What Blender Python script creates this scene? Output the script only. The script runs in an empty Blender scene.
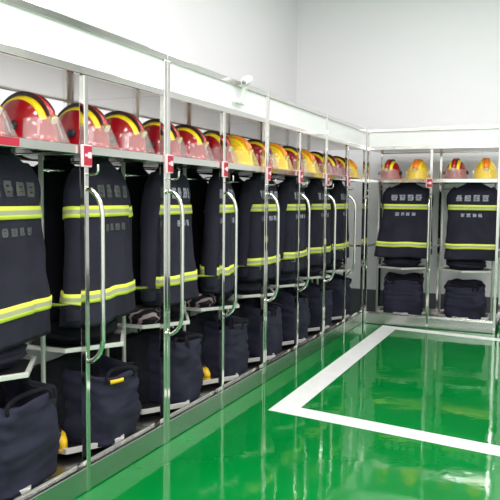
import bpy, bmesh, math, random
from math import sin, cos, pi, radians as R
from mathutils import Vector, Matrix, noise

SC = bpy.context.scene
COL = SC.collection

# ------------------------------------------------------------------ materials
def lin(h):
    h = h.lstrip('#'); out = []
    for i in (0, 2, 4):
        c = int(h[i:i+2], 16) / 255
        out.append(c / 12.92 if c <= .04045 else ((c + .055) / 1.055) ** 2.4)
    return (*out, 1)

def mat(name, col, rough=.5, metal=0, alpha=1, bump=None, vary=None, coat=0, spec=.5, aniso=None):
    m = bpy.data.materials.new(name); m.use_nodes = True
    nt = m.node_tree; b = nt.nodes['Principled BSDF']
    c = lin(col) if isinstance(col, str) else col
    b.inputs['Base Color'].default_value = c
    b.inputs['Roughness'].default_value = rough
    b.inputs['Metallic'].default_value = metal
    b.inputs['Alpha'].default_value = alpha
    b.inputs['Coat Weight'].default_value = coat
    b.inputs['Specular IOR Level'].default_value = spec
    tc = nt.nodes.new('ShaderNodeTexCoord')
    if vary:
        scale, col2 = vary[0], (lin(vary[1]) if isinstance(vary[1], str) else vary[1])
        n = nt.nodes.new('ShaderNodeTexNoise'); n.inputs['Scale'].default_value = scale
        n.inputs['Detail'].default_value = 5
        nt.links.new(tc.outputs['Object'], n.inputs['Vector'])
        rp = nt.nodes.new('ShaderNodeValToRGB')
        rp.color_ramp.elements[0].position = .35; rp.color_ramp.elements[1].position = .65
        rp.color_ramp.elements[0].color = c; rp.color_ramp.elements[1].color = col2
        nt.links.new(n.outputs['Fac'], rp.inputs['Fac'])
        nt.links.new(rp.outputs['Color'], b.inputs['Base Color'])
    if bump:
        scale, strength, dist = bump
        n = nt.nodes.new('ShaderNodeTexNoise'); n.inputs['Scale'].default_value = scale
        n.inputs['Detail'].default_value = 3
        nt.links.new(tc.outputs['Object'], n.inputs['Vector'])
        bp = nt.nodes.new('ShaderNodeBump'); bp.inputs['Strength'].default_value = strength
        bp.inputs['Distance'].default_value = dist
        nt.links.new(n.outputs['Fac'], bp.inputs['Height'])
        nt.links.new(bp.outputs['Normal'], b.inputs['Normal'])
    return m

M = {}
M['wall'] = mat('white_wall_paint', '#f0eff1', .6, bump=(60, .05, .01))
M['ceil'] = mat('ceiling_paint', '#f2f2f2', .8)
M['skirt'] = mat('dark_skirting', '#55565c', .55)
M['steel'] = mat('stainless_steel', (.70, .685, .655, 1), .09, 1, bump=(11, .06, .006))
M['shelf_metal'] = mat('pale_coated_steel', '#cfcec8', .35, .35)
M['steel_sheet'] = mat('brushed_steel_sheet', (.66, .65, .63, 1), .22, 1, bump=(9, .05, .01))
M['steel_dark'] = mat('base_pan_steel', (.50, .50, .48, 1), .25, 1, bump=(14, .12, .01))
M['board'] = mat('white_header_board', '#eeeeed', .35)
M['navy'] = mat('navy_fabric', '#292736', .85, vary=(5, '#201e2b'), bump=(700, .25, .002), spec=.25)
M['navy_b'] = mat('navy_trouser_fabric', '#272738', .85, vary=(6, '#1f1f2d'), bump=(500, .3, .002), spec=.25)
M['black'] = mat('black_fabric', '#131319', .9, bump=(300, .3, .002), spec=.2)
M['yellow_band'] = mat('fluorescent_yellow_band', '#dde84c', .55, bump=(400, .1, .001))
M['silver_band'] = mat('silver_reflective_band', '#a9ab90', .4, bump=(400, .1, .001))
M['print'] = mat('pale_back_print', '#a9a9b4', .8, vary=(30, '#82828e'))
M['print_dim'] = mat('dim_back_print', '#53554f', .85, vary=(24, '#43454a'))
M['red_shell'] = mat('red_helmet_shell', '#9c0d1c', .18, coat=.6)
M['yellow_shell'] = mat('yellow_helmet_shell', '#f2c515', .2, coat=.6)
M['crest_dark'] = mat('dark_crest_trim', '#2a0c10', .4)
M['crest_red'] = mat('red_crest', '#c01a1c', .25, coat=.5)
M['crest_orange'] = mat('orange_crest', '#ee7d1c', .25, coat=.5)
M['h_stripe'] = mat('yellow_helmet_stripe', '#f7d81a', .4)
M['h_stripe_or'] = mat('orange_helmet_stripe', '#f39a28', .4)
M['visor'] = mat('clear_visor', '#cfc6c2', .08, alpha=.13, coat=.3)
M['visor_y'] = mat('pale_yellow_visor', '#f0e27a', .08, alpha=.18, coat=.3)
M['badge'] = mat('cream_badge', '#e9dfc4', .4)
M['gold'] = mat('gold_badge_rim', '#b98f3c', .35, .6)
M['black_rub'] = mat('black_rubber', '#15151a', .5)
M['yellow_rub'] = mat('yellow_rubber', '#e3b81c', .45)
M['tag_red'] = mat('red_tag', '#ad1c36', .45)
M['tag_white'] = mat('pale_tag_print', '#eecfd2', .5)
M['line'] = mat('white_floor_paint', '#eeeeec', .3, vary=(9, '#e4e6e2'))
M['fix_white'] = mat('white_plastic', '#eeeeea', .35)
M['lens'] = mat('dark_lens', '#8d8f92', .15)

# glossy green epoxy floor, slightly blotched
def floor_mat():
    m = mat('green_epoxy_floor', '#00722c', .045, vary=(1.6, '#047a32'), spec=.6)
    nt = m.node_tree; b = nt.nodes['Principled BSDF']
    tc = nt.nodes.new('ShaderNodeTexCoord')
    n = nt.nodes.new('ShaderNodeTexNoise'); n.inputs['Scale'].default_value = 5.5; n.inputs['Detail'].default_value = 4
    nt.links.new(tc.outputs['Object'], n.inputs['Vector'])
    bp = nt.nodes.new('ShaderNodeBump'); bp.inputs['Strength'].default_value = .10; bp.inputs['Distance'].default_value = .012
    nt.links.new(n.outputs['Fac'], bp.inputs['Height'])
    nt.links.new(bp.outputs['Normal'], b.inputs['Normal'])
    n2 = nt.nodes.new('ShaderNodeTexNoise'); n2.inputs['Scale'].default_value = 3; n2.inputs['Detail'].default_value = 6
    nt.links.new(tc.outputs['Object'], n2.inputs['Vector'])
    mr = nt.nodes.new('ShaderNodeMapRange')
    mr.inputs['From Min'].default_value = .4; mr.inputs['From Max'].default_value = .75
    mr.inputs['To Min'].default_value = .03; mr.inputs['To Max'].default_value = .12
    nt.links.new(n2.outputs['Fac'], mr.inputs['Value'])
    nt.links.new(mr.outputs['Result'], b.inputs['Roughness'])
    return m
M['floor'] = floor_mat()

def stripes_mat():
    m = mat('black_cloth_with_pale_stripes', '#15131a', .8)
    nt = m.node_tree; b = nt.nodes['Principled BSDF']
    tc = nt.nodes.new('ShaderNodeTexCoord')
    w = nt.nodes.new('ShaderNodeTexWave'); w.inputs['Scale'].default_value = 9; w.inputs['Distortion'].default_value = 3
    w.inputs['Detail'].default_value = 1; w.bands_direction = 'DIAGONAL'
    rp = nt.nodes.new('ShaderNodeValToRGB')
    rp.color_ramp.elements[0].position = .72; rp.color_ramp.elements[1].position = .86
    rp.color_ramp.elements[0].color = lin('#15131a'); rp.color_ramp.elements[1].color = lin('#b79aa2')
    nt.links.new(tc.outputs['Object'], w.inputs['Vector'])
    nt.links.new(w.outputs['Fac'], rp.inputs['Fac']); nt.links.new(rp.outputs['Color'], b.inputs['Base Color'])
    return m
M['stripes'] = stripes_mat()

# ------------------------------------------------------------------ mesh helpers
def box(bm, x0, x1, y0, y1, z0, z1, mi=0):
    vs = [bm.verts.new(p) for p in ((x0,y0,z0),(x1,y0,z0),(x1,y1,z0),(x0,y1,z0),(x0,y0,z1),(x1,y0,z1),(x1,y1,z1),(x0,y1,z1))]
    for q in ((3,2,1,0),(4,5,6,7),(0,1,5,4),(1,2,6,5),(2,3,7,6),(3,0,4,7)):
        bm.faces.new([vs[i] for i in q]).material_index = mi

def grid(bm, rows, closed=False, mi=0, cap0=False, cap1=False):
    """rows: list of point lists of equal length -> quads"""
    vr = [[bm.verts.new(p) for p in r] for r in rows]
    n = len(rows[0])
    for a, b in zip(vr, vr[1:]):
        for i in range(n if closed else n - 1):
            j = (i + 1) % n
            bm.faces.new((a[i], a[j], b[j], b[i])).material_index = mi
    if cap0: bm.faces.new(list(reversed(vr[0]))).material_index = mi
    if cap1: bm.faces.new(vr[-1]).material_index = mi
    return vr

def smooth_path(pts, n=6):
    pts = [Vector(p) for p in pts]; out = []
    for i in range(len(pts) - 1):
        p0 = pts[max(i-1, 0)]; p1 = pts[i]; p2 = pts[i+1]; p3 = pts[min(i+2, len(pts)-1)]
        for k in range(n):
            t = k / n
            out.append(.5*((2*p1)+(-p0+p2)*t+(2*p0-5*p1+4*p2-p3)*t*t+(-p0+3*p1-3*p2+p3)*t**3))
    out.append(pts[-1]); return out

def tube(bm, pts, rad, seg=12, mi=0, flat=1.0):
    pts = [Vector(p) for p in pts]; n = len(pts)
    rs = rad if isinstance(rad, (list, tuple)) else [rad] * n
    up = None; rows = []
    for i, p in enumerate(pts):
        t = (pts[min(i+1, n-1)] - pts[max(i-1, 0)]).normalized()
        if up is None:
            up = Vector((0, 0, 1)) if abs(t.z) < .9 else Vector((0, 1, 0))
        s = t.cross(up).normalized(); up = s.cross(t).normalized()
        rows.append([p + rs[i]*(cos(2*pi*k/seg)*s + flat*sin(2*pi*k/seg)*up) for k in range(seg)])
    grid(bm, rows, True, mi, True, True)

def disc(bm, c, rad, h, seg=24, axis='z', mi=0):
    c = Vector(c); rows = []
    for r, d in ((rad*.93, -h/2), (rad, -h/2*.6), (rad, h/2*.6), (rad*.93, h/2)):
        row = []
        for k in range(seg):
            a = 2*pi*k/seg
            v = Vector((r*cos(a), r*sin(a), d))
            if axis == 'y': v = Vector((v.x, -v.z, v.y))
            if axis == 'x': v = Vector((v.z, v.x, v.y))
            row.append(c + v)
        rows.append(row)
    grid(bm, rows, True, mi, True, True)

def obj(name, bm, mats, parent=None, smooth=False, bevel=0, loc=(0, 0, 0), auto=None):
    bmesh.ops.recalc_face_normals(bm, faces=bm.faces[:])
    me = bpy.data.meshes.new(name); bm.to_mesh(me); bm.free()
    for m in (mats if isinstance(mats, (list, tuple)) else [mats]): me.materials.append(m)
    if smooth:
        for p in me.polygons: p.use_smooth = True
    o = bpy.data.objects.new(name, me); COL.objects.link(o)
    o.location = loc
    if parent: o.parent = parent
    if bevel:
        md = o.modifiers.new('bevel', 'BEVEL'); md.width = bevel; md.segments = 2; md.limit_method = 'ANGLE'
    return o

def boxo(name, dims, m, parent=None, bevel=.002, loc=(0, 0, 0)):
    bm = bmesh.new(); box(bm, *dims)
    return obj(name, bm, m, parent, False, bevel, loc)

def thing(name, label, cat, loc=(0, 0, 0), rz=0, group=None):
    o = bpy.data.objects.new(name, None); COL.objects.link(o)
    o.empty_display_size = .1
    o.location = loc; o.rotation_euler = (0, 0, rz)
    tag(o, label, cat, group); return o

def tag(o, label, cat, group=None):
    o['label'] = label; o['category'] = cat
    if group: o['group'] = group
    return o

def struct(name, bm, m, bevel=0):
    o = obj(name, bm, m, None, False, bevel); o['kind'] = 'structure'; return o

def copy_tree(o, parent=None):
    c = o.copy(); COL.objects.link(c)
    if parent: c.parent = parent; c.matrix_parent_inverse = o.matrix_parent_inverse.copy()
    for ch in list(o.children): copy_tree(ch, c)
    return c

# ------------------------------------------------------------------ room
XW, XE, YN, YS, ZC = -1.15, 4.6, .80, -9.6, 4.05
T = .12
def sbox(name, dims, m):
    bm = bmesh.new(); box(bm, *dims); return struct(name, bm, m)
sbox('floor', (XW-T, XE+T, YS-T, YN+T, -.12, 0), M['floor'])
sbox('ceiling', (XW-T, XE+T, YS-T, YN+T, ZC, ZC+.12), M['ceil'])
sbox('wall_left', (XW-T, XW, YS-T, YN+T, 0, ZC), M['wall'])
sbox('wall_back', (XW, XE, YN, YN+T, 0, ZC), M['wall'])
sbox('wall_right', (XE, XE+T, YS-T, YN+T, 0, ZC), M['wall'])
sbox('wall_front', (XW, XE, YS-T, YS, 0, ZC), M['wall'])
sbox('baseboard_left', (XW, XW+.012, YS, YN, 0, .29), M['skirt'])
sbox('baseboard_back', (XW+.012, XE, YN-.012, YN, 0, .29), M['skirt'])

# white L-shaped marking on the floor
bm = bmesh.new()
def prism(bm, poly, z0, z1, mi=0):
    a = [bm.verts.new((x, y, z0)) for x, y in poly]; b = [bm.verts.new((x, y, z1)) for x, y in poly]
    bm.faces.new(list(reversed(a))).material_index = mi; bm.faces.new(b).material_index = mi
    for i in range(len(poly)):
        j = (i+1) % len(poly); bm.faces.new((a[i], a[j], b[j], b[i])).material_index = mi
prism(bm, [(.245,-.04),(4.2,-.62),(4.2,-.74),(.425,-.215),(.462,-3.345),(1.75,-3.527),(4.2,-3.87),(4.2,-4.03),(1.76,-3.69),(.283,-3.485)], 0.0, .0025)
o = obj('floor_marking', bm, M['line'])
tag(o, 'white painted box outline on the glossy green floor in front of the racks', 'floor marking')

# ------------------------------------------------------------------ rack unit (local: x along the row, y into the rack, z up; front at y = 0)
U = 1.44; D = .70; ZH1 = 2.172; ZH2 = 1.993; ZT = 1.652; P = .030
HEX = [(-.27,-.125),(0,-.295),(.27,-.125),(.27,.125),(0,.295),(-.27,.125)]

def hex_tray(bm, z0, z1, wall=.016, floor_t=.006):
    inner = [(x*(1-wall/.24), y*(1-wall/.22)) for x, y in HEX]
    n = len(HEX)
    prism(bm, inner, z0, z0 + floor_t, 1)
    for i in range(n):
        j = (i+1) % n
        prism(bm, [HEX[i], HEX[j], inner[j], inner[i]], z0, z1)

def make_swivel(parent, cx):
    f = bpy.data.objects.new('swivel_frame', None); COL.objects.link(f); f.empty_display_size = .1
    f.parent = parent; f.location = (cx, D/2, 0)
    for s in (-1, 1):
        bm = bmesh.new(); tube(bm, [(s*.282, 0, .10), (s*.282, 0, 1.62)], .0125, 14)
        obj('upright', bm, M['shelf_metal'], f, True)
    bm = bmesh.new(); hex_tray(bm, .112, .140); obj('foot_tray', bm, [M['shelf_metal'], M['black_rub']], f, bevel=.002)
    bm = bmesh.new(); hex_tray(bm, .632, .654); obj('boot_shelf', bm, [M['shelf_metal'], M['black_rub']], f, bevel=.002)
    bm = bmesh.new(); hex_tray(bm, 1.618, 1.632); obj('head_plate', bm, [M['steel_dark'], M['steel_dark']], f, bevel=.002)
    bm = bmesh.new(); disc(bm, (0,0,.096), .11, .032); obj('pivot', bm, M['steel_dark'], f, True)
    bm = bmesh.new()                                    # bar with a coat hanger under it
    tube(bm, [(-.282,0,1.545),(.282,0,1.545)], .008, 10)
    tube(bm, smooth_path([(0,0,1.545),(0,-.03,1.562),(0,-.09,1.562),(0,-.118,1.545),(0,-.118,1.50)], 4), .005, 8)
    obj('hanger_bar', bm, M['steel'], f, True)
    return f

def make_rack():
    t = thing('turnout_gear_rack', '', 'rack')
    for y in (0, D-P):
        for i, x in enumerate((0.003, U/2-P/2, U-P-.003)):
            top = ZH1 if (y == 0 and i != 1) else ZH2-.02
            boxo('post', (x, x+P, y, y+P, 0, top), M['steel'], t, .003)
    x0, x1 = P+.003, U-P-.003
    boxo('top_rail', (.003, U-.003, 0, P, ZH1, ZH1+.036), M['steel'], t, .003)
    boxo('header_rail', (x0, x1, .001, P, ZH2-.02, ZH2+.018), M['steel'], t, .003)
    boxo('header_rail', (.003, U-.003, D-P, D, ZH2-.02, ZH2+.0), M['steel'], t, .003)
    boxo('header_board', (x0, x1, .012, .022, ZH2+.018, ZH1), M['board'], t, 0)
    boxo('top_panel', (.003, U-.003, P, D-P, ZH2-.012, ZH2-.004), M['steel_sheet'], t, 0)
    boxo('tray_rail', (x0, x1, .004, .026, ZT-.042, ZT), M['steel'], t, .003)
    boxo('tray_rail', (x0, x1, D-.026, D-.004, ZT-.042, ZT), M['steel'], t, .003)
    boxo('helmet_tray', (x0, x1, .026, D-.026, ZT-.014, ZT-.006), M['steel_sheet'], t, 0)
    for x in (.006, U/2-.011, U-.028):
        for z in (.88, ZT-.036):
            boxo('side_rail', (x, x+.022, P, D-P, z, z+.022), M['steel'], t, .002)
    # plinth
    boxo('plinth', (x0-.03, x1+.03, .006, .046, .004, .122), M['steel_dark'], t, .004)
    boxo('plinth', (x0-.03, x1+.03, D-.046, D-.006, .004, .122), M['steel_dark'], t, .004)
    boxo('plinth_lip', (.006, U-.006, .046, .052, .078, .134), M['steel'], t, .002)
    boxo('base_pan', (.006, U-.006, .046, D-.046, .060, .078), M['steel_dark'], t, .002)
    for cx in (U/4, 3*U/4): make_swivel(t, cx)
    for x in (.018, U/2):
        bm = bmesh.new()
        pts = [(x,-.004,1.452),(x,-.03,1.442),(x,-.066,1.405),(x,-.084,1.35),(x,-.086,1.28),(x,-.086,1.0),(x,-.086,.80),(x,-.084,.735),(x,-.066,.68),(x,-.03,.645),(x,-.004,.636)]
        tube(bm, smooth_path(pts, 5), .0115, 12)
        obj('grab_handle', bm, M['steel'], t, True)
        bm = bmesh.new()
        tube(bm, smooth_path([(x+.004,.002,1.520),(x+.004,-.03,1.518),(x+.004,-.052,1.522),(x+.004,-.060,1.535),(x+.004,-.060,1.562)], 5), .0055, 10)
        obj('coat_hook', bm, M['steel'], t, True)
        pl = boxo('number_plate', (x-.050, x+.018, -.016, -.003, ZT-.10, ZT+.002), M['tag_white'], t, .002)
        bm = bmesh.new()
        box(bm, x-.041, x+.016, -.0185, -.016, ZT-.093, ZT-.004)
        obj('red_face', bm, M['tag_red'], pl)
        bm = bmesh.new()
        box(bm, x-.036, x-.014, -.0205, -.0185, ZT-.053, ZT-.041)
        box(bm, x-.014, x+.010, -.0205, -.0185, ZT-.060, ZT-.032)
        obj('plate_mark', bm, M['tag_white'], pl)
    return t

rack0 = make_rack()
racks = []
RL = ['nearest in the left row, cut off by the photo edge',
      'second in the left row, small white camera on its header',
      'third from the camera in the left row',
      'last of the left row, ending in the corner']
GRP = 'stainless steel gear racks'
for i in range(4):
    o = rack0 if i == 0 else copy_tree(rack0)
    o.location = (0, -4*U + i*U, 0); o.rotation_euler = (0, 0, pi/2)
    o['label'] = 'stainless steel gear rack, ' + RL[i]; o['group'] = GRP; racks.append(o)
o = copy_tree(rack0)
o.location = (0.004, 0.0, 0); o.rotation_euler = (0, 0, 0)
o['label'] = 'stainless steel gear rack facing the camera along the back wall'; o['group'] = GRP
racks.append(o)
# the corner post of the back-wall rack carries no plate
pl = [c for c in o.children if c.name.startswith('number_plate')]
for c in pl[:1]:
    for g in list(c.children): bpy.data.objects.remove(g)
    bpy.data.objects.remove(c)
# red label strip on the tray rail of the nearest rack
boxo('label_strip', (.12, .285, -.001, .004, ZT-.036, ZT-.004), M['tag_red'], racks[0], 0)

SWIV = {}
def swivels(r): return sorted([c for c in r.children if c.name.startswith('swivel_frame')], key=lambda c: c.location.x)
# stations: index 0..7 = left row from the camera to the corner, 8..9 = back wall from left to right
ST = []
for i in range(4):
    for j in (0, 1): ST.append((i, j))
ST += [(4, 0), (4, 1)]
ROT = [4, 2, 0, 1, -2, 3, 0, 2, 10, -3]                       # how far each carousel has been turned, degrees
for k, (i, j) in enumerate(ST): swivels(racks[i])[j].rotation_euler = (0, 0, R(ROT[k]))

def station(k, lx=0, ly=0, z=0):
    """world position of a point given in the frame of station k: lx along the row, ly towards the aisle"""
    i, j = ST[k]; x = U/4 + j*U/2 + lx; y = D/2 - ly
    if i < 4: return (-y, -4*U + i*U + x, z)
    return (x + .004, y, z)
def facing(k): return pi/2 if ST[k][0] < 4 else 0
# ------------------------------------------------------------------ turnout jackets
PROF = [(.765,.308,.180),(.80,.308,.182),(.92,.298,.178),(1.10,.280,.166),(1.34,.262,.152),(1.44,.258,.142),(1.50,.250,.125),(1.525,.232,.112),(1.552,.196,.095),(1.58,.136,.080),(1.603,.085,.072)]
def prof(z, P=PROF):
    if z <= P[0][0]: return P[0][1:]
    for a, b in zip(P, P[1:]):
        if z <= b[0]:
            f = (z-a[0])/(b[0]-a[0]); return a[1]+(b[1]-a[1])*f, a[2]+(b[2]-a[2])*f
    return P[-1][1:]
NE = 3.4
def spow(v, e): return math.copysign(abs(v)**e, v)
def jsurf(a, z, seed, var, off=0):
    """a: angle, -pi/2 is the middle of the face towards the aisle"""
    w, d = prof(z); d *= .62; w *= var.get('w', 1)
    k = max(0, min(1, (1.34-z)/.57))
    w *= 1 + var['flare']*k
    x = (w+off)*spow(cos(a), 2/NE); y = (d+off)*spow(sin(a), 2/NE)
    f = noise.noise(Vector((x*9+seed*7.3, y*5, z*2.2)))*(.009+.026*k) + noise.noise(Vector((x*16, y*14+seed*3.1, z*9)))*.010 \
        + noise.noise(Vector((x*5+z*7+seed, y*3, z*3-x*6)))*.010
    r = math.hypot(x, y) or 1
    x += f*x/r*.7; y += f*y/r
    x += var['lean']*k
    z2 = z + var['hem']*k*(x/.3) + .012*noise.noise(Vector((x*4+seed, y*4, 3)))*k
    return (x, y, z2)

def make_jacket(k, seed, var, pm, back=False):
    hz = PROF[0][0]
    loc = station(k, .035 if k < 8 else .065, .118, hz)
    rz = facing(k) + R(var['rot'])
    if back: loc = station(k, 0, -.125, hz); rz += pi
    t = thing('turnout_jacket', '', 'jacket', loc, rz, 'jackets on the wall side of the racks' if back else 'navy firefighter jackets hanging in the racks')
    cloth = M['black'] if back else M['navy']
    dn = lambda p: (p[0], p[1], p[2]-hz)
    N = 72
    zs = [hz + (1.605-hz)*i/46 for i in range(47)]
    bm = bmesh.new()
    rows = []
    # turned-in hem
    rows.append([Vector(dn(jsurf(2*pi*i/N, hz, seed, var, -.012)))+Vector((0,0,.05)) for i in range(N)])
    for z in zs: rows.append([dn(jsurf(2*pi*i/N, z, seed, var)) for i in range(N)])
    grid(bm, rows, True, 0, True, True)
    obj('body', bm, cloth, t, True)
    # standing collar
    bm = bmesh.new(); rows = []
    for z, w, d, o in ((1.592,.094,.052,0),(1.615,.088,.050,0),(1.633,.080,.046,0),(1.633,.070,.038,0),(1.605,.068,.036,0)):
        rows.append([(w*cos(2*pi*i/40), d*sin(2*pi*i/40)+.004, z-hz+.004*sin(4*pi*i/40+seed)) for i in range(40)])
    grid(bm, rows, True, 0, True, True); obj('collar', bm, M['black'], t, True)
    # sleeves hang behind the body
    for s in (-1, 1):
        yo = .022 if k != 1 else -.012
        if back: yo = 0
        sx = .84 if k >= 8 else (1 if back or k == 1 else .92)
        pts = smooth_path([(s*.165,.0,1.535-hz),(s*.225,.0,1.45-hz),(s*.262*sx,yo,1.30-hz),(s*.276*sx,yo,1.08-hz),(s*.284*sx,yo,.88-hz),(s*.284*sx,yo,.80-hz)], 6)
        n = len(pts)
        rad = [.054+.010*sin(pi*min(1, i/n*2.2))-.006*(i/n)+.004*noise.noise(Vector((i*.5, seed, s))) for i in range(n)]
        bm = bmesh.new(); tube(bm, pts, rad, 18); sl = obj('sleeve', bm, cloth, t, True)
        if k == 1 and not back:                             # bands carried on round the sleeves
            for zc in (1.335, .912):
                i = min(range(n), key=lambda q: abs(pts[q].z+hz-zc))
                p = pts[i]; q = (pts[i+1]-pts[i-1]).normalized(); r = rad[i]
                bm = bmesh.new()
                tube(bm, [p-q*.0285, p-q*.028, p-q*.010, p+q*.010, p+q*.028, p+q*.0285], [r+.002, r+.006, r+.006, r+.006, r+.006, r+.002], 18)
                bm.faces.ensure_lookup_table()
                for fi, f in enumerate(bm.faces): f.material_index = 1 if fi//18 == 2 else 0
                obj('sleeve_band', bm, [M['yellow_band'], M['silver_band']], sl, True)
    # three-tone reflective bands round the body
    for zc in (1.342, .915):
        bm = bmesh.new(); h = .0285
        rows = []; cuts = [-h, -h*.36, h*.36, h]
        e = [(-h, .001)] + [(c, .006) for c in cuts] + [(h, .001)]
        for dz, off in e: rows.append([dn(jsurf(-pi*.86+pi*.72*i/N if back else 2*pi*i/N, zc+dz, seed, var, off)) for i in range(N)])
        vr = grid(bm, rows, not back, 0)
        bm.faces.ensure_lookup_table()
        for fi, f in enumerate(bm.faces):
            f.material_index = 1 if fi//(N-1 if back else N) == 2 else 0
        obj('reflective_band', bm, [M['yellow_band'], M['silver_band']], t, True)
    if back: return t
    # faded unreadable print on the back, one row of large and one of small marks
    rnd = random.Random(seed)
    def patch(x0, x1, z0, z1):
        rows = []
        for zz in (z0, (z0+z1)/2, z1):
            w, d = prof(zz); kk = max(0, min(1, (1.34-zz)/.57)); w *= 1+var['flare']*kk
            r = []
            for xx in (x0, (x0+x1)/2, x1):
                c = max(-1, min(1, spow(xx/w, NE/2)))
                r.append(dn(jsurf(-math.acos(c), zz, seed, var, .0045)))
            rows.append(r)
        grid(bm, rows)
    def glyph(cx, cz, w, h):
        st = w*.24
        for q in range(3):
            zc = cz + h*(.36-.36*q) + rnd.uniform(-.04, .04)*h
            a = rnd.uniform(.3, .5)*w; patch(cx-a, cx+a, zc-st/2, zc+st/2)
        for q in range(2):
            xc = cx + (q-.5)*w*rnd.uniform(.35, .75); b = rnd.uniform(.3, .5)*h
            patch(xc-st/2, xc+st/2, cz-b, cz+b)
    for x, z, w, h in [(-.135+.09*i, 1.445, .072, .066) for i in range(4)] + [(-.09+.06*i, 1.258, .044, .036) for i in range(4)]:
        bm = bmesh.new(); glyph(x, z, w, h); obj('printed_mark', bm, pm, t, True)
    return t

JV = [dict(rot=9, flare=.03, lean=0, hem=0), dict(rot=9, flare=.07, lean=.012, hem=0, w=.95), dict(rot=9, flare=.08, lean=.045, hem=0, w=.9),
      dict(rot=19, flare=.08, lean=.0, hem=.0, w=.88), dict(rot=-1, flare=.0, lean=.01, hem=0, w=.93), dict(rot=3, flare=-.03, lean=0, hem=0, w=.93),
      dict(rot=-2, flare=-.02, lean=0, hem=0, w=.93), dict(rot=2, flare=-.04, lean=0, hem=0, w=.93),
      dict(rot=3, flare=.05, lean=-.045, hem=0), dict(rot=-2, flare=-.10, lean=-.01, hem=0)]
JL = ['nearest the camera, cut by the photo edge', 'second from the camera in the left row',
      'third from the camera in the left row', 'fourth from the camera in the left row',
      'fifth from the camera in the left row', 'sixth from the camera in the left row',
      'seventh from the camera in the left row', 'last in the left row beside the corner',
      'left of the two on the back wall', 'right of the two on the back wall']
for k in range(10):
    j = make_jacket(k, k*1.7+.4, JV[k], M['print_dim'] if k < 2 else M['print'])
    j['label'] = 'navy jacket with yellow bands, ' + JL[k]

NTH = ['nearest', 'second', 'third', 'fourth', 'fifth', 'sixth', 'seventh', 'last']
for k in range(8):
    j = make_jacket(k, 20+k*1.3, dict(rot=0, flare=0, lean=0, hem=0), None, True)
    j['label'] = 'black jacket on the wall side, behind the ' + NTH[k] + ' left-row navy jacket'

# ------------------------------------------------------------------ helmets
A, B, CH, Z0 = .118, .150, .175, .045
def dome(al, be, off=0):
    return Vector(((A+off)*sin(be), -(B+off)*cos(al)*cos(be), Z0+(CH+off)*sin(al)*cos(be)))

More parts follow.
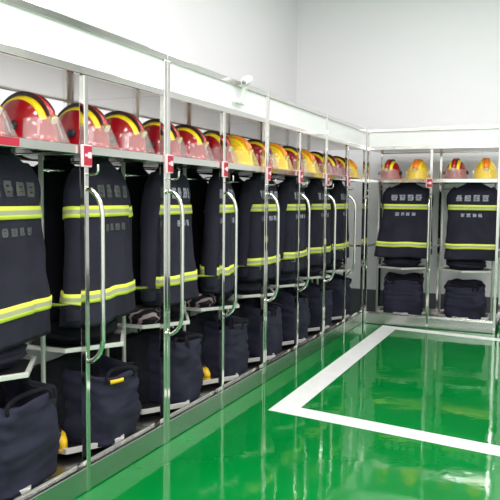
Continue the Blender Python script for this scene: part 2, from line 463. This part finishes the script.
def make_helmet(kind):
    red = kind == 'red'
    t = thing('fire_helmet', '', 'helmet')
    shell = M['red_shell'] if red else M['yellow_shell']
    bm = bmesh.new(); NA, NB = 30, 28
    rows = []
    for i in range(NA+1):
        al = pi*i/NA
        rows.append([dome(al, -pi/2*.985 + pi*.985*j/NB) for j in range(NB+1)])
    grid(bm, rows)
    # flared skirt below the dome
    n = 48; rows = []
    for r, z in ((1.0, Z0), (1.012, .028), (1.045, .012), (1.07, .004), (1.03, .002), (.97, .02)):
        rows.append([(A*r*cos(2*pi*i/n), B*r*sin(2*pi*i/n)*(1.04 if r > 1.02 else 1), z) for i in range(n)])
    grid(bm, rows, True)
    bmesh.ops.remove_doubles(bm, verts=bm.verts[:], dist=.0008)
    obj('shell', bm, shell, t, True)
    # raised comb over the top, dark edged
    def comb(name, b0, b1, hgt, a0, a1, m):
        bm = bmesh.new(); rows = []
        for i in range(33):
            al = a0+(a1-a0)*i/32
            h = hgt*min(1, sin(pi*i/32)*3+.15)
            rows.append([dome(al, b0, -.004), dome(al, b0, h), dome(al, b0*.5+b1*.5, h*1.15), dome(al, b1, h), dome(al, b1, -.004)])
        grid(bm, rows); obj(name, bm, m, t, True)
    wid = R(8) if red else R(13)
    comb('crest', -wid, wid, .015, R(14), R(166), M['crest_red'] if red else M['crest_orange'])
    for s in (-1, 1):
        comb('crest_trim', s*(wid+R(.3)) if s < 0 else wid+R(.3), s*(wid+R(3.2)) , .017, R(20), R(168), M['crest_dark'] if red else M['h_stripe_or'])
        comb('reflective_stripe', s*R(14 if red else 22), s*R(30 if red else 34), .0025, R(22), R(150), M['h_stripe'])
    # black brim edging
    bm = bmesh.new()
    tube(bm, [(A*1.065*cos(2*pi*i/n), B*1.10*sin(2*pi*i/n), .005) for i in range(n+1)], .005, 8)
    obj('brim_edging', bm, M['black_rub'] if red else M['h_stripe'], t, True)
    # visor: curved shield from the brow, tilted outwards
    bm = bmesh.new(); rows = []
    for j in range(9):
        f = j/8
        sc = 1.05+.33*f; z = .092-.086*f
        rows.append([(A*sc*1.04*sin(az), -B*sc*cos(az), z+.030*(1-f)*cos(az)+.02*f*(1-cos(az))) for az in [R(-62)+R(124)*i/28 for i in range(29)]])
    grid(bm, rows)
    o = obj('visor', bm, M['visor'] if red else M['visor_y'], t, True)
    md = o.modifiers.new('thick', 'SOLIDIFY'); md.thickness = .003
    # side pivots of the visor
    for s in (-1, 1):
        bm = bmesh.new(); disc(bm, (s*(A+.010), -.028, .075), .021, .018, 20, 'x')
        obj('visor_pivot', bm, M['black_rub'] if red else M['fix_white'], t, True)
    # front badge: shield with a rim
    def shield(name, w, h, y, m):
        bm = bmesh.new()
        pr = [(-1,.75),(-.5,.9),(0,1),(.5,.9),(1,.75),(.95,0),(.6,-.6),(0,-1),(-.6,-.6),(-.95,0)]
        a = [bm.verts.new((x*w, y-.012*z+.03*(x*x)*w*4, .100+z*h)) for x, z in pr]
        b = [bm.verts.new((x*w, y+.014-.012*z+.03*(x*x)*w*4, .100+z*h)) for x, z in pr]
        bm.faces.new(a); bm.faces.new(list(reversed(b)))
        for i in range(10): bm.faces.new((a[i], b[i], b[(i+1)%10], a[(i+1)%10]))
        return obj(name, bm, m, t)
    bd = shield('badge', .026, .030, -.150, M['gold'])
    shield('badge_face', .019, .023, -.153, M['badge']).parent = bd
    # neck guard behind
    bm = bmesh.new(); rows = []
    for f in (0, .5, 1):
        rows.append([((A*(.97+.05*f))*sin(az), B*(.97+.10*f)*cos(az), .03-.027*f) for az in [R(-70)+R(140)*i/16 for i in range(17)]])
    grid(bm, rows); o = obj('neck_guard', bm, M['black'], t, True)
    md = o.modifiers.new('thick', 'SOLIDIFY'); md.thickness = .004
    return t

HP = {'red': make_helmet('red'), 'yellow': make_helmet('yellow')}
used = set()
HK = [('red','red'),('red','red'),('red','red'),('red','yellow'),('red','yellow'),('red','yellow'),('red','red'),('red','yellow'),('red','yellow'),('red','yellow')]
PLACE = ['above the nearest left-row jacket', 'above the second left-row jacket', 'above the third left-row jacket', 'above the fourth left-row jacket',
         'above the fifth left-row jacket', 'above the sixth left-row jacket', 'above the seventh left-row jacket', 'above the last left-row jacket',
         'above the left jacket on the back wall', 'above the right jacket on the back wall']
rnd = random.Random(5)
for k in range(10):
    for q in (0, 1):
        kind = HK[k][q]
        o = HP[kind] if kind not in used else copy_tree(HP[kind])
        used.add(kind)
        lx = (-.14, .19)[q] if k < 8 else ((-.125, .185)[q])
        o.location = station(k, lx, .145, ZT-.006)
        o.rotation_euler = (0, 0, facing(k) + R(rnd.uniform(-9, 9)))
        two = HK[k][0] == HK[k][1]
        desc = 'red fire helmet with yellow stripes' if kind == 'red' else 'yellow fire helmet with orange crest'
        pos = (('left of a pair ' if q == 0 else 'right of a pair ') if two else '')
        o['label'] = desc + ', ' + pos + PLACE[k]
        o['group'] = 'red fire helmets on the rack trays' if kind == 'red' else 'yellow fire helmets on the rack trays'

# ------------------------------------------------------------------ trousers bunched over boots
def make_trousers(k, seed, w, d, h, lx=0, ly=0, rot=0, lining=False, back=False):
    t = thing('turnout_trousers', '', 'trousers', station(k, lx, ly, .1185), facing(k)+R(rot+ROT[k])+(pi if back else 0), 'trousers on the wall side of the racks' if back else 'navy trousers bunched on the foot trays')
    N = 64
    def s(a, f, off=0):
        # f 0..1 from the bottom to the rim
        ww = w*(.97+.05*sin(pi*min(1, f*1.1))-.02*f*f); dd = d*(.95+.07*sin(pi*min(1, f*1.1))-.04*f)
        x = (ww+off)*spow(cos(a), 2/4.2); y = (dd+off)*spow(sin(a), 2/4.2)
        g = noise.noise(Vector((x*7+seed, y*7, f*3)))*.022 + noise.noise(Vector((x*10+seed*2, y*10-f*5, f*9)))*.013*(.4+f) + noise.noise(Vector((x*22, y*22+seed, f*16)))*.005
        r = math.hypot(x, y) or 1
        z = h*f*(1+.10*noise.noise(Vector((x*5, y*5, seed)))*f) - .035*f*f*(y/d)*-1
        return Vector((x+g*x/r, y+g*y/r, max(0, z)))
    bm = bmesh.new(); rows = []
    for i in range(29): rows.append([s(2*pi*j/N, i/28) for j in range(N)])
    for sc, dz in ((.95,.012),(.88,.006),(.80,-.02),(.74,-.06),(.70,-.11)):
        rows.append([Vector((p.x*sc, p.y*sc, p.z+dz+.012*noise.noise(Vector((p.x*14, p.y*14, sc*9+seed))))) for p in rows[28]])
    grid(bm, rows, True, 0, True, True)
    obj('body', bm, M['black'] if back else M['navy_b'], t, True)
    if back: return t
    top = rows[28]
    # braces looped over the rim
    rr = random.Random(seed)
    for q in range(3):
        a = rr.uniform(-2.6, -.5); b = a + rr.uniform(.7, 1.3)
        p0 = s(a, .96, .004); p1 = s(a, 1.0)+Vector((0,0,.022)); p3 = s(b, 1.0)+Vector((0,0,.02)); p4 = s(b, .92, .004)
        p2 = (p1+p3)*.5*.72 + Vector((0,0,.015+h*.25))
        bm = bmesh.new(); tube(bm, smooth_path([p0, p1, p2, p3, p4], 6), .011, 8, 0, .35)
        obj('brace', bm, M['black'], t, True)
    if lining:
        bm = bmesh.new(); rws = []
        for dz, off in ((-.006,.006),(-.006,.010),(.012,.008),(.012,.002)):
            rws.append([s(lining[0]+(lining[1]-lining[0])*j/12, .955, off)+Vector((0,0,dz)) for j in range(13)])
        grid(bm, rws); obj('yellow_trim', bm, M['yellow_rub'], t, True)
    return t

TV = [dict(w=.215,d=.18,h=.405,lx=.075,ly=.095), dict(w=.20,d=.18,h=.375,lx=.06,ly=.095,lining=(-2.0,-1.6)), dict(w=.165,d=.175,h=.40,lx=.105,ly=.095),
      dict(w=.175,d=.175,h=.39,lx=.13,ly=.095), dict(w=.17,d=.175,h=.40,lx=.11,ly=.09), dict(w=.17,d=.175,h=.42,lx=.11,ly=.09),
      dict(w=.17,d=.175,h=.40,lx=.10,ly=.09), dict(w=.17,d=.175,h=.42,lx=.09,ly=.09), dict(w=.222,d=.165,h=.395,lx=.035,ly=.08), dict(w=.21,d=.165,h=.37,lx=.01,ly=.08)]
TL = ['nearest the camera, cut by the photo edge', 'yellow trim at the top, second in the left row', 'third from the camera in the left row',
      'fourth from the camera in the left row', 'fifth from the camera in the left row', 'sixth from the camera in the left row',
      'seventh from the camera in the left row', 'last in the left row beside the corner', 'left of the two at the back wall', 'right of the two at the back wall']
for k in range(10):
    make_trousers(k, k*2.3+1.1, **TV[k])['label'] = 'navy trousers bunched over boots, ' + TL[k]

for k in range(8):
    make_trousers(k, 40+k*1.7, .22, .15, .40, .0, -.115, back=True)['label'] = 'black bunched trousers on the wall side, behind the ' + NTH[k] + ' left-row trousers'

# ------------------------------------------------------------------ folded garments on the middle shelf
def make_fold(name, k, seed, w, d, h, m, lx, ly, label, cat, grp):
    N = 48; bm = bmesh.new(); rows = []
    for i in range(13):
        f = i/12; e = sin(pi*(.14+.60*f))**.5
        row = []
        for j in range(N):
            a = 2*pi*j/N
            x = w*e*spow(cos(a), .62); y = d*e*spow(sin(a), .62)
            g = 1+.10*noise.noise(Vector((x*9+seed, y*9, f*4)))+.04*sin(f*pi*6)
            row.append((x*g, y*g, h*f + (.02*noise.noise(Vector((x*8+seed, y*8, 2)))*f if i else 0)))
        rows.append(row)
    grid(bm, rows, True, 0, True, True)
    o = obj(name, bm, m, None, True)
    o.location = station(k, lx, ly, .6385); o.rotation_euler = (0, 0, facing(k)+R(ROT[k]))
    return tag(o, label, cat, grp)
FL = ['nearest the camera, cut by the photo edge', 'under the second left-row jacket', 'under the third left-row jacket',
      'under the fourth left-row jacket', 'under the fifth left-row jacket', 'under the sixth left-row jacket', 'under the seventh left-row jacket',
      'under the last left-row jacket', 'under the left jacket on the back wall', 'under the right jacket on the back wall']
for k in range(10):
    small = k in (2, 3)
    make_fold('folded_garment', k, k*3.1, .21 if not small else .125, .175 if not small else .15, (.125 if k < 8 else .126), M['black'] if k in (2,3,1) else M['navy'],
              .0 if not small else .11, .01, 'dark folded garment on the middle shelf, ' + FL[k], 'folded garment', 'folded garments on the middle shelves')
for k in (2, 3):
    make_fold('striped_cloth', k, k*1.3, .095, .13, .10, M['stripes'], -.135, .03,
              'black cloth with pale stripes, on the shelf under the ' + ('third' if k == 2 else 'fourth') + ' left-row jacket', 'cloth', 'striped cloths on the middle shelves')

# ------------------------------------------------------------------ boots peeking out beside the trousers
def make_boot(k, lx, ly, rot, label):
    t = thing('rubber_boot', label, 'boot', station(k, lx, ly, .1185), facing(k)+R(rot), 'rubber boots on the foot trays')
    bm = bmesh.new(); rows = []
    N = 20
    for z, cy, rx, ry in ((.014,-.05,.038,.10),(.05,-.045,.040,.10),(.085,-.012,.042,.068),(.12,.012,.044,.052),(.20,.016,.047,.052),(.29,.016,.052,.056),(.30,.016,.046,.05),(.22,.016,.042,.046)):
        rows.append([(rx*cos(2*pi*i/N), cy+ry*sin(2*pi*i/N), z) for i in range(N)])
    grid(bm, rows, True, 0, True, True); obj('shaft', bm, M['black_rub'], t, True)
    bm = bmesh.new(); rows = []
    for z, r in ((0,.97),(.003,1.05),(.016,1.05),(.018,.98)):
        rows.append([(.040*r*cos(2*pi*i/N), -.05+.104*r*sin(2*pi*i/N), z) for i in range(N)])
    grid(bm, rows, True, 0, True, True); obj('sole', bm, M['yellow_rub'], t, True)
    bm = bmesh.new(); rows = []
    for z, cy, rx, ry in ((.015,-.05,.041,.104),(.05,-.046,.043,.104),(.075,-.036,.043,.092),(.088,-.03,.03,.07)):
        rows.append([(rx*cos(a), cy+ry*sin(a), z) for a in [pi+R(20)+R(140)*i/14 for i in range(15)]])
    grid(bm, rows); o = obj('toe_cap', bm, M['yellow_rub'], t, True)
    md = o.modifiers.new('thick', 'SOLIDIFY'); md.thickness = .004
    return t
make_boot(1, -.19, -.02, -25, 'black boot with yellow toe beside the second bunched trousers of the left row')
make_boot(3, -.09, .0, -25, 'black boot with yellow toe beside the fourth bunched trousers of the left row')

# ------------------------------------------------------------------ small white camera on the header of the second rack
t = thing('security_camera', 'small white angled camera fixed to the white header of the second left rack', 'security camera', (0.002, -3.41, 2.062), pi/2)
boxo('wall_bracket', (-.075, .075, -.022, -.002, -.012, .016), M['fix_white'], t, .004)
bm = bmesh.new(); tube(bm, smooth_path([(.01,-.015,0),(.012,-.030,.04),(.014,-.040,.09),(.02,-.050,.125)], 4), .013, 12)
obj('arm', bm, M['fix_white'], t, True)
bm = bmesh.new()
c0 = Vector((-.09,-.085,.115)); c1 = Vector((.15,-.02,.178)); n = 12
tube(bm, [c0.lerp(c1, i/n) for i in range(n+1)], [.018,.025,.028,.03,.031,.031,.031,.031,.03,.029,.027,.022,.012], 20)
h = obj('housing', bm, M['fix_white'], t, True)
bm = bmesh.new(); dd = (c0-c1).normalized()
tube(bm, [c0+dd*.001, c0+dd*.004], .014, 16); obj('lens', bm, M['lens'], h, True)

# ------------------------------------------------------------------ light: ceiling panels of the room
def area(name, loc, sx, sy, power, col=(1, 1, 1)):
    l = bpy.data.lights.new(name, 'AREA'); l.shape = 'RECTANGLE'; l.size = sx; l.size_y = sy; l.energy = power; l.color = col
    o = bpy.data.objects.new(name, l); COL.objects.link(o); o.location = loc; return o
for x in (.9, 3.2):
    for y, p in ((-1.2, 30), (-3.6, 50), (-6.0, 85), (-8.4, 110)):
        area('ceiling_light', (x, y, ZC-.02), 1.4, .8, p, (1, .955, .975))

w = bpy.data.worlds.new('World'); SC.world = w; w.use_nodes = True
w.node_tree.nodes['Background'].inputs[0].default_value = (1, 1, 1, 1)
w.node_tree.nodes['Background'].inputs[1].default_value = .5

# ------------------------------------------------------------------ camera
cx, cy, cz, yaw, pit, rol, fpx = 2.0063, -7.6456, 1.4118, -.4224, -.0744, .0099, 684.49
fw = Vector((sin(yaw)*cos(pit), cos(yaw)*cos(pit), sin(pit)))
rt = Vector((cos(yaw), -sin(yaw), 0)); up = rt.cross(fw)
r2 = cos(rol)*rt + sin(rol)*up; u2 = -sin(rol)*rt + cos(rol)*up
cam = bpy.data.cameras.new('Camera'); co = bpy.data.objects.new('Camera', cam); COL.objects.link(co)
mw = Matrix((r2, u2, -fw)).transposed().to_4x4(); mw.translation = Vector((cx, cy, cz)); co.matrix_world = mw
cam.sensor_width = 36; cam.lens = fpx*36/500; cam.clip_start = .05
SC.camera = co
SC.view_settings.view_transform = 'Standard'; SC.view_settings.look = 'None'; SC.view_settings.gamma = 1
SC.view_settings.exposure = -0.22
